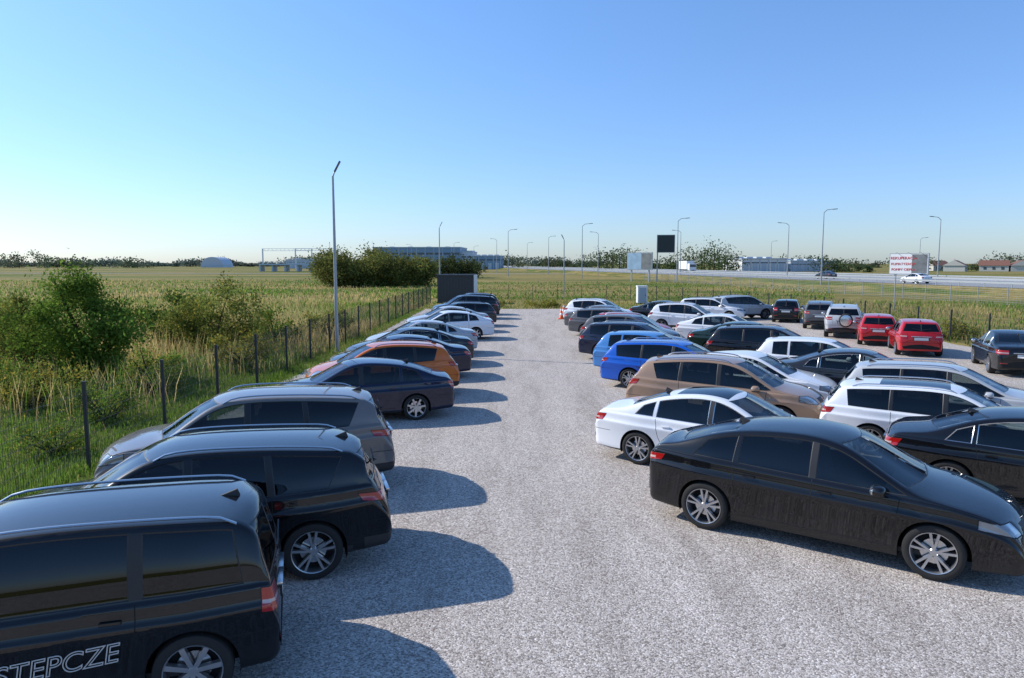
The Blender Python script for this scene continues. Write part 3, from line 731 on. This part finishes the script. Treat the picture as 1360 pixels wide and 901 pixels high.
for (bx_, by_, bh, bw) in ((-19, 190, 6.0, 6), (-13, 195, 5, 5)):
    shrub('willow_shrub', bx_, by_, bh, bw, 4.5, 4000, .3, (.10, .12, .045), 80, 1.1)

def treeline(name, specs, per=150, size=.8, col=(.05, .075, .03)):
    Q, C = [], []
    for (x, y, h, w) in specs:
        ncl = 14; cen = np.stack([NR.normal(0, w*.30, ncl)+x, NR.normal(0, w*.3, ncl)+y, NR.uniform(.04, .84, ncl)*h], 1)
        idx = NR.integers(0, ncl, per); P = cen[idx]+NR.normal(size=(per, 3))*np.array([w*.17, w*.17, h*.12])
        P[:, 2] = np.clip(P[:, 2], .2, h*1.05)
        Q.append(rand_quads(P, size)); br = NR.uniform(.75, 1.2, ncl)*NR.uniform(.85, 1.15)
        tint = np.array(col)*np.array([NR.uniform(.85, 1.3), 1, 1])
        C.append(tint[None, :]*br[idx][:, None]*NR.uniform(.8, 1.2, (per, 1)))
        Q.append(np.array([[[x-.25, y, 0], [x+.25, y, 0], [x+.12, y, h*.7], [x-.12, y, h*.7]]])); C.append(np.array([[.05, .04, .03]]))
    return quads_obj(name, np.concatenate(Q), M_fol, np.concatenate(C))
def band(u0, u1, Y, dY, hs, step, wid=1.0, gap=0.0):
    out = []; u = u0
    while u < u1:
        y = Y+R.uniform(-dY, dY); k = .75+.35*math.sin(u*.045+Y)+.2*math.sin(u*.13)
        h = R.uniform(*hs)*max(.45, min(1.15, k)); out.append(((u-680)/945*y, y, h, h*R.uniform(.8, 1.3)*wid)); u += step*R.uniform(.5, 1.5)
        if R.random() < gap: u += step*R.uniform(2, 6)
    return out
FAR = (.10, .135, .11)  # aerial haze put into the leaf colour: paler and bluer than near trees
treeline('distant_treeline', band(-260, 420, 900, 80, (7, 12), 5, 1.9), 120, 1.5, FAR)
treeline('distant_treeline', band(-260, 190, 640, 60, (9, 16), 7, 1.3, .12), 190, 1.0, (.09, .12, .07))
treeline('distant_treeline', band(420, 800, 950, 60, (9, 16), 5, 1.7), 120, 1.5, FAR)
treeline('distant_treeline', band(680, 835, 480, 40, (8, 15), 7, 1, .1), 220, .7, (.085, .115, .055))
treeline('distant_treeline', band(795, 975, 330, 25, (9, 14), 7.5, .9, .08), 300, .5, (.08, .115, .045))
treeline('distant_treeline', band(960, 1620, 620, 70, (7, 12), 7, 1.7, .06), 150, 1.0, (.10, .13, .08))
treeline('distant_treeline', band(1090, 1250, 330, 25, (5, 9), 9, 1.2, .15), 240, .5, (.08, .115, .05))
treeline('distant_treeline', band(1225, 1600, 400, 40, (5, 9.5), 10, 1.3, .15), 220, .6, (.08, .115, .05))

# ------------------------------------------------------------------ fences
M_fence = mat('fence_anthracite', (.03, .032, .034), .5)
M_fenceg = mat('fence_galvanised', (.35, .36, .37), .5, .4)
def fence(name, p0, p1, spacing, h, wire=.05, wr=.0035, m=M_fence):
    bm = bmesh.new(); a = Vector((*p0, 0)); b = Vector((*p1, 0)); d = (b-a); Ln = d.length; d.normalize()
    rot = Matrix.Rotation(math.atan2(d.y, d.x), 3, 'Z')
    n = int(Ln/spacing)
    for i in range(n+1):
        p = a+d*i*spacing
        box(bm, p+Vector((0, 0, h/2)), (.045, .065, h), 0, rot)
        box(bm, p+Vector((0, 0, h+.004)), (.055, .075, .012), 0, rot)
    fence_o = new_obj(name, bm, [m])
    Q = []
    def bar(c, s):
        nn = Vector((-d.y, d.x, 0))
        for (sy, sz) in ((1, 0), (-1, 0), (0, 1), (0, -1)):
            if sz == 0: o = nn*s[1]*sy; e1 = d*s[0]; e2 = Vector((0, 0, s[2]))
            else: o = Vector((0, 0, s[2]*sz)); e1 = d*s[0]; e2 = nn*s[1]
            Q.append([c+o-e1-e2, c+o+e1-e2, c+o+e1+e2, c+o-e1+e2])
        if s[2] > s[0]:
            for sx in (1, -1):
                o = d*s[0]*sx; e1 = nn*s[1]; e2 = Vector((0, 0, s[2])); Q.append([c+o-e1-e2, c+o+e1-e2, c+o+e1+e2, c+o-e1+e2])
    top_ = h-.06
    k = 0.0
    while k < n*spacing:
        bar(a+d*k+Vector((0, 0, top_/2+.05)), (wr/2, wr/2, top_/2-.02)); k += wire
    for z in np.arange(.08, top_+.03, .2):
        bar(a+d*(n*spacing/2)+Vector((0, 0, z)), (n*spacing/2, wr*.7, wr*.7))
    o = quads_obj('mesh_panels', np.array([[list(v) for v in q] for q in Q]), m); o.parent = fence_o
    return fence_o
fence('wire_mesh_fence', (-8.0, 10.2), (-8.0, 72.5), 3.0, 1.70, .06)
fence('wire_mesh_fence', (22.3, 16), (21.6, 51), 2.8, 1.6, .10, .005)
fence('wire_mesh_fence', (21.6, 51), (14, 76), 2.6, 1.6, .14, .006)
fence('wire_mesh_fence', (-3, 76), (14, 76), 2.6, 1.6, .14, .006)
fence('roadside_fence', (47.5, 60), (30, 165), 3.5, 1.7, .4, .010, M_fenceg)
fence('roadside_fence', (49, 52), (52, 30), 3.5, 1.7, .4, .010, M_fenceg)

# ------------------------------------------------------------------ lamps
M_pole = mat('galvanised_steel', (.36, .37, .38), .45, .5, noise=.15)
M_lhead = mat('lamp_head_grey', (.12, .125, .13), .4, .3)
def cone_tube(bm, p0, p1, r0, r1, seg=10, mi=0):
    a = Vector(p0); b = Vector(p1); d = b-a; u = d.orthogonal().normalized(); w = d.cross(u).normalized()
    A = [bm.verts.new(a+(u*math.cos(2*math.pi*k/seg)+w*math.sin(2*math.pi*k/seg))*r0) for k in range(seg)]
    Bq = [bm.verts.new(b+(u*math.cos(2*math.pi*k/seg)+w*math.sin(2*math.pi*k/seg))*r1) for k in range(seg)]
    for k in range(seg):
        f = bm.faces.new((A[k], A[(k+1) % seg], Bq[(k+1) % seg], Bq[k])); f.material_index = mi; f.smooth = True
    bm.faces.new(Bq).material_index = mi
def lot_lamp(x, y, h, ang, z0=0):
    bm = bmesh.new()
    cone_tube(bm, (0, 0, 0), (0, 0, h-.35), .085, .045)
    box(bm, (0, 0, .01), (.32, .32, .03), 0)
    box(bm, (0, 0, .55), (.12, .17, .4), 0, bevel=.01)
    cone_tube(bm, (0, 0, h-.36), (.10, 0, h-.12), .035, .03)
    box(bm, (.20, 0, h+.06), (.52, .20, .06), 1, Matrix.Rotation(rad(-62), 3, 'Y'), bevel=.015)
    o = new_obj('parking_lot_lamp', bm, [M_pole, M_lhead], True); o.location = (x, y, z0); o.rotation_euler = (0, 0, ang)
lot_lamp(-7.75, 31.5, 8.0, 0.1); lot_lamp(-7.75, 77, 8.0, 0.1); lot_lamp(6.0, 83, 6.9, 2.8)
def street_lamp(x, y, h, ang, z0=0, arm=1.6):
    bm = bmesh.new()
    cone_tube(bm, (0, 0, 0), (0, 0, h-.5), .12, .06); cone_tube(bm, (0, 0, h-.52), (arm*.35, 0, h-.08), .055, .05); cone_tube(bm, (arm*.35, 0, h-.08), (arm, 0, h+.05), .05, .04)
    box(bm, (arm+.35, 0, h+.06), (.8, .28, .12), 1, Matrix.Rotation(rad(-5), 3, 'Y'), bevel=.03)
    o = new_obj('street_lamp', bm, [M_pole, M_lhead], True); o.location = (x, y, z0); o.rotation_euler = (0, 0, ang)
for (u, Y, h, an) in ((1087, 116, 12, .2), (1240, 135, 12, 3.3), (1042, 155, 12, 3.0), (897, 139, 12, .2), (901, 190, 12, 3.1), (772, 158, 12, .2), (793, 200, 12, 3), (675, 185, 12, .1), (728, 230, 12, 0.2), (660, 255, 12, 3),
                      (604, 300, 12, .1), (548, 330, 12, 3), (1215, 215, 11, .1), (1020, 280, 12, .1), (960, 330, 12, .1), (630, 360, 12, 0), (700, 300, 12, .1), (823, 320, 12, .2)):
    street_lamp((u-680)/945*Y, Y, h, an, .5)
for (x, y, h) in ((36, 50, 3.0), (31, 58, 3.0)):
    bm = bmesh.new(); cone_tube(bm, (0, 0, 0), (0, 0, h), .04, .04); box(bm, (0, 0, h), (.14, .14, .04), 0); o = new_obj('steel_post', bm, [M_pole], True); o.location = (x, y, 0)

# ------------------------------------------------------------------ highway
M_asph = mat('asphalt', (.27, .27, .27), .85, noise=.15, nscale=.5)
M_line = mat('road_marking', (.7, .7, .68), .6)
dr = Vector((-.17, 1, 0)).normalized(); nr = Vector((dr.y, -dr.x, 0))
P0 = Vector((74, 0, 0))
def strip(bm, o0, o1, z0, z1, y0=-60, y1=1400, mi=0, seg=1):
    for k in range(seg):
        ya = y0+(y1-y0)*k/seg; yb = y0+(y1-y0)*(k+1)/seg
        a = P0+dr*ya; b = P0+dr*yb
        vs = [bm.verts.new(a+nr*o0+Vector((0, 0, z0))), bm.verts.new(a+nr*o1+Vector((0, 0, z1))), bm.verts.new(b+nr*o1+Vector((0, 0, z1))), bm.verts.new(b+nr*o0+Vector((0, 0, z0)))]
        bm.faces.new(vs).material_index = mi
bm = bmesh.new()
strip(bm, -7, -1.2, -.05, .95); strip(bm, -1.2, 32, .95, .95); strip(bm, 32, 38, .95, -.05)
new_obj('highway_embankment', bm, [M_field])
bm = bmesh.new(); strip(bm, 0, 12, 1.0, 1.0); strip(bm, 17, 29, 1.0, 1.0)
strip(bm, 0, 0.001, .95, 1.0); strip(bm, 17, 17.001, .95, 1.0)
for o in (.9, 11.0, 17.8, 28.1): strip(bm, o, o+.22, 1.005, 1.005, mi=1)
for yy in np.arange(0, 500, 12):
    for o in (4.6, 8, 21.4, 24.8): strip(bm, o, o+.15, 1.005, 1.005, yy, yy+4, 1)
new_obj('highway', bm, [M_asph, M_line])
M_guard = mat('guardrail_steel', (.45, .46, .47), .4, .6)
bm = bmesh.new()
for o in (-.6, 12.8, 16.3, 29.8):
    for zz, dz in ((1.62, .06), (1.50, .06), (1.56, .10)):
        off = .03 if dz > .08 else 0
        strip(bm, o+off, o+off+.002, zz-dz, zz+dz, 0, 700)
    for yy in np.arange(10, 400, 4):
        c = P0+dr*yy+nr*(o+.08); box(bm, (c.x, c.y, 1.3), (.06, .12, .68), 0)
new_obj('guardrail', bm, [M_guard])
bm = bmesh.new()
M_road2 = mat('worn_asphalt', (.28, .28, .28), .9, noise=.2, nscale=.3)
vs = [bm.verts.new(c) for c in ((-420, 300, .06), (-420, 307, .06), (60, 262, .06), (60, 255, .06))]; bm.faces.new(vs)
new_obj('side_road', bm, [M_road2])

# ------------------------------------------------------------------ containers, booth, cone
M_cont = mat('dark_corrugated', (.045, .05, .055), .55, .1); M_white = mat('white_paint', (.72, .73, .73), .5, noise=.06)
bm = bmesh.new(); cx0, cx1, cy0, cy1, ch = -7.3, -3.6, 70, 72.4, 2.75
box(bm, ((cx0+cx1)/2, (cy0+cy1)/2, ch/2), (cx1-cx0, cy1-cy0, ch), 0)
for x in np.arange(cx0+.15, cx1-.1, .3): box(bm, (x, cy0-.02, ch/2), (.14, .05, ch-.3), 0)
for y in np.arange(cy0+.15, cy1-.1, .3): box(bm, (cx1+.02, y, ch/2), (.05, .14, ch-.3), 0)
for z in (.08, ch-.06): box(bm, ((cx0+cx1)/2, cy0-.03, z), (cx1-cx0+.1, .1, .14), 0)
box(bm, (cx1+.05, cy0-.05, ch/2), (.35, .12, ch+.08), 1); box(bm, ((cx0+cx1)/2, (cy0+cy1)/2, ch+.04), (cx1-cx0+.16, cy1-cy0+.2, .07), 0)
new_obj('storage_container', bm, [M_cont, M_white])
M_blue = mat('grey_blue_plastic', (.32, .40, .48), .5)
bm = bmesh.new(); box(bm, (0, 0, .85), (.95, .95, 1.6), 0, bevel=.04); box(bm, (0, 0, 1.68), (1.02, 1.02, .14), 0, bevel=.05)
box(bm, (0, -.485, .85), (.7, .03, 1.4), 1, bevel=.01); box(bm, (.25, -.51, .85), (.05, .03, .14), 2); box(bm, (0, 0, .05), (1.0, 1.0, .1), 2)
o = new_obj('portable_toilet', bm, [M_white, M_blue, M_trim]); o.location = (12.6, 69.5, 0)
bm = bmesh.new()
M_cone = mat('cone_orange', (.75, .12, .02), .5)
box(bm, (0, 0, .03), (.42, .42, .05), 0, bevel=.01)
for (r0, r1, z0, z1, mi) in ((.15, .115, .05, .28, 0), (.117, .09, .28, .44, 1), (.088, .066, .44, .60, 0), (.068, .05, .60, .72, 1), (.048, .03, .72, .85, 0)): cone_tube(bm, (0, 0, z0), (0, 0, z1), r0, r1, 16, mi)
me = new_obj('traffic_cone', bm, [M_cone, M_white]); me.location = (3.45, 50, .012)
c2 = bpy.data.objects.new('traffic_cone', me.data); COL.objects.link(c2); c2.location = (3.9, 54, .012)

# ------------------------------------------------------------------ billboards
M_bbdark = mat('billboard_dark_print', (.02, .03, .035), .5); M_bbblue = mat('billboard_sky_print', (.25, .38, .5), .5, noise=.5, nscale=.6)
M_redt = mat('red_lettering', (.6, .03, .02), .5); M_bbgrey = mat('billboard_photo_print', (.16, .17, .17), .5, noise=.6, nscale=1.2)
def billboard(name, x, y, w, z0, z1, ang, m, legs=2, text=None, sub=None):
    bm = bmesh.new(); h = z1-z0
    box(bm, (0, 0, (z0+z1)/2), (w, .25, h), 0); box(bm, (0, -.14, (z0+z1)/2), (w-.25, .03, h-.25), 1)
    for s_ in ((-.35, .35) if legs == 2 else (-.45,)): box(bm, (s_*w, .2, z1/2), (.25, .25, z1), 2)
    if sub: box(bm, (w*.27, -.165, (z0+z1)/2), (w*.38, .02, h-.4), 3)
    for k in range(3 if legs == 2 else 0): box(bm, ((-.3+.3*k)*w, -.5, z1+.1), (.06, .9, .05), 2)
    o = new_obj(name, bm, [M_pole, m, M_pole, M_bbgrey]); o.location = (x, y, 0); o.rotation_euler = (0, 0, ang)
    if text:
        for (tt, sz, tx, tz) in text:
            t = text_mesh('lettering', tt, sz, M_redt, o, .01); t.location = (tx, -.19, tz); t.rotation_euler = (rad(90), 0, 0)
billboard('billboard', 71.2, 129, 6.6, 1.9, 5.7, -.85, M_white, text=[('REKUPERACJA', .70, -.9, 4.6), ('KLIMATYZACJA', .6, -.9, 3.6), ('POMPY CIEPLA', .6, -.9, 2.6)], sub=1)
billboard('billboard', 27, 152, 6.4, 2.5, 6.2, -.8, M_bbblue, sub=1)
billboard('billboard', 32, 150, 3.7, 6.1, 9.8, -.1, M_bbdark, legs=1)

# ------------------------------------------------------------------ buildings
M_wh1 = mat('blue_grey_cladding', (.20, .30, .40), .5, .1, noise=.08, nscale=.3); M_wh2 = mat('light_cladding', (.50, .55, .60), .5, .1)
M_win = mat('window_band', (.06, .08, .10), .15); M_roofr = mat('roof_tile_red', (.20, .09, .06), .8, noise=.2); M_wall = mat('rendered_wall', (.55, .52, .46), .8, noise=.08)
def warehouse(name, x, y, w, d, h, ang=0, m=None, bays=10):
    bm = bmesh.new(); box(bm, (0, 0, h/2), (w, d, h), 0); box(bm, (0, 0, h+.25), (w+.6, d+.6, .5), 1)
    for i in range(bays):
        xx = -w/2+w*(i+.5)/bays; box(bm, (xx, -d/2-.06, 2.1), (w/bays*.5, .1, 4.0), 1)
        box(bm, (xx, -d/2-.06, h*.72), (w/bays*.8, .1, h*.09), 2); box(bm, (xx+w/bays*.5, -d/2-.12, h/2), (.3, .2, h), 1)
    for i in range(4): box(bm, (-w*.35+i*w*.22, 0, h+.7), (3, 3, 1.0), 1)
    o = new_obj(name, bm, [m or M_wh1, M_wh2, M_win]); o.location = (x, y, 0); o.rotation_euler = (0, 0, ang)
warehouse('warehouse', -64, 510, 60, 40, 14.5, -.05)
warehouse('warehouse', -30, 505, 8, 30, 11.5, -.05, M_wh2, 2)
warehouse('warehouse', -16, 480, 19, 30, 8.5, -.05, M_wh1, 4)
warehouse('warehouse', 116, 345, 22, 20, 5.8, .15, M_white, 5); warehouse('warehouse', 142, 350, 24, 18, 4.8, .15, M_wh2, 6)
warehouse('warehouse', -150, 560, 45, 25, 6.5, .05, M_wh2, 6)
bm = bmesh.new()
for k in range(12):
    a0, a1 = math.pi*k/12, math.pi*(k+1)/12
    p = lambda a, y: (11*math.cos(a), y, 10*math.sin(a)**.85)
    bm.faces.new([bm.verts.new(c) for c in (p(a0, -12), p(a1, -12), p(a1, 12), p(a0, 12))])
bm.faces.new([bm.verts.new((11*math.cos(math.pi*k/12), -12, 10*abs(math.sin(math.pi*k/12))**.85)) for k in range(13)])
o = new_obj('storage_dome', bm, [M_wh2]); o.location = (-287, 700, 0)
def house(x, y, w, d, h, rh, ang):
    bm = bmesh.new(); box(bm, (0, 0, h/2), (w, d, h), 0)
    v = [bm.verts.new(c) for c in ((-w/2-.4, -d/2-.4, h), (w/2+.4, -d/2-.4, h), (w/2+.4, d/2+.4, h), (-w/2-.4, d/2+.4, h), (-w/2-.4, 0, h+rh), (w/2+.4, 0, h+rh))]
    for q in ((0, 1, 5, 4), (2, 3, 4, 5)): bm.faces.new([v[i] for i in q]).material_index = 1
    for q in ((3, 0, 4), (1, 2, 5)): bm.faces.new([v[i] for i in q]).material_index = 0
    for i in (-.3, 0, .3): box(bm, (i*w, -d/2-.03, h*.55), (1.2, .08, 1.3), 2)
    box(bm, (w*.2, d*.1, h+rh), (.6, .6, 1.2), 0)
    o = new_obj('house', bm, [M_wall, M_roofr, M_win]); o.location = (x, y, 0); o.rotation_euler = (0, 0, ang)
for (x, y, w, an) in ((216, 350, 11, .9), (236, 352, 12, -.6), (246, 348, 13, 1.1), (262, 350, 11, .5), (226, 384, 12, .3), (285, 360, 12, 1.2)): house(x, y, w, 9, 2.8, 2.6, an)

bm = bmesh.new()
def gantry(x0, x1, y, h):
    for x in (x0, x1):
        for dy in (0, 1.0): box(bm, (x, y+dy, h/2), (.3, .25, h), 0)
    for z in (h, h-1.0):
        for dy in (0, 1.0): box(bm, ((x0+x1)/2, y+dy, z), (x1-x0, .16, .16), 0)
    nn = int((x1-x0)/2)
    for i in range(nn):
        xx = x0+(x1-x0)*(i+.5)/nn; box(bm, (xx, y, h-.5), (.1, .1, 1.4), 0, Matrix.Rotation(rad(45 if i % 2 else -45), 3, 'Y'))
gantry(-122, -98, 352, 11.0); gantry(-112, -90, 372, 11.5)
new_obj('overhead_gantry', bm, [M_white])
bm = bmesh.new()
box(bm, (-103, 345, 3.4), (34, 8, .6), 0)
for x in range(-120, -85, 6): box(bm, (x, 345, 1.6), (.8, 6, 3.1), 0)
for z in (4.3, 4.9): box(bm, (-103, 341, z), (34, .1, .12), 1)
for x in range(-120, -85, 2): box(bm, (x, 341, 4.3), (.12, .12, 1.3), 1)
new_obj('road_bridge', bm, [M_wh2, M_white])
bm = bmesh.new()
box(bm, (-1.2, 0, 2.35), (6.2, 2.4, 2.6), 0, bevel=.04); box(bm, (2.95, 0, 1.75), (1.7, 2.25, 2.2), 0, bevel=.18); box(bm, (3.79, 0, 2.15), (.06, 1.9, .8), 1)
box(bm, (0, 0, .75), (7.6, 1.0, .3), 2)
for x in (2.8, -1.6, -3.2):
    for y in (-1.0, 1.0): lathe(bm, [(0, -.14), (.48, -.14), (.5, -.1), (.5, .1), (.48, .14), (.28, .14), (.26, .08), (0, .08)], [3]*7, x, y, .5, 20)
o = new_obj('box_lorry', bm, [M_white, M_win, M_trim, M_tire]); P_ = P0+dr*225+nr*19; o.location = (P_.x, P_.y, 1.0); o.rotation_euler = (0, 0, rad(-80))

# ------------------------------------------------------------------ light, sky, camera
el = rad(35); ts = Vector((-.94, .34, 0)).normalized()*math.cos(el); ts.z = math.sin(el)
sun = bpy.data.lights.new('sun', 'SUN'); sun.energy = 5.0; sun.angle = rad(.5); sun.color = (1, .945, .86)
so = bpy.data.objects.new('sun', sun); COL.objects.link(so); so.rotation_euler = (-ts).to_track_quat('-Z', 'Y').to_euler()
w = bpy.data.worlds.new('World'); scene.world = w; w.use_nodes = True
N = w.node_tree.nodes; Lk = w.node_tree.links; sky = N.new('ShaderNodeTexSky'); sky.sky_type = 'NISHITA'; sky.sun_disc = False
sky.sun_elevation = el; sky.sun_rotation = math.atan2(ts.x, ts.y); sky.air_density = 1.0; sky.dust_density = .4; sky.ozone_density = 1.8
tc = N.new('ShaderNodeTexCoord'); sp_ = N.new('ShaderNodeSeparateXYZ'); Lk.new(tc.outputs['Generated'], sp_.inputs[0])
rp = ramp(N, [(0, (.70, .85, 1.20)), (.12, (.74, .94, 1.32)), (.45, (.86, 1.18, 1.50))]); Lk.new(sp_.outputs[2], rp.inputs[0])
mxw = N.new('ShaderNodeMix'); mxw.data_type = 'RGBA'; mxw.blend_type = 'MULTIPLY'; mxw.inputs[0].default_value = 1
Lk.new(sky.outputs[0], mxw.inputs[6]); Lk.new(rp.outputs[0], mxw.inputs[7])
Lk.new(mxw.outputs[2], N['Background'].inputs['Color']); N['Background'].inputs['Strength'].default_value = .142
cam = bpy.data.cameras.new('camera'); cam.sensor_width = 36; cam.lens = 950/1360*36; cam.clip_end = 20000; cam.clip_start = .1
co = bpy.data.objects.new('camera', cam); COL.objects.link(co); co.location = (0, 0, 3.9); co.rotation_euler = (rad(90-6.04), 0, 0)
scene.camera = co
scene.view_settings.view_transform = 'Standard'; scene.view_settings.look = 'None'; scene.view_settings.exposure = 0
print('verts', sum(len(m.vertices) for m in bpy.data.meshes))
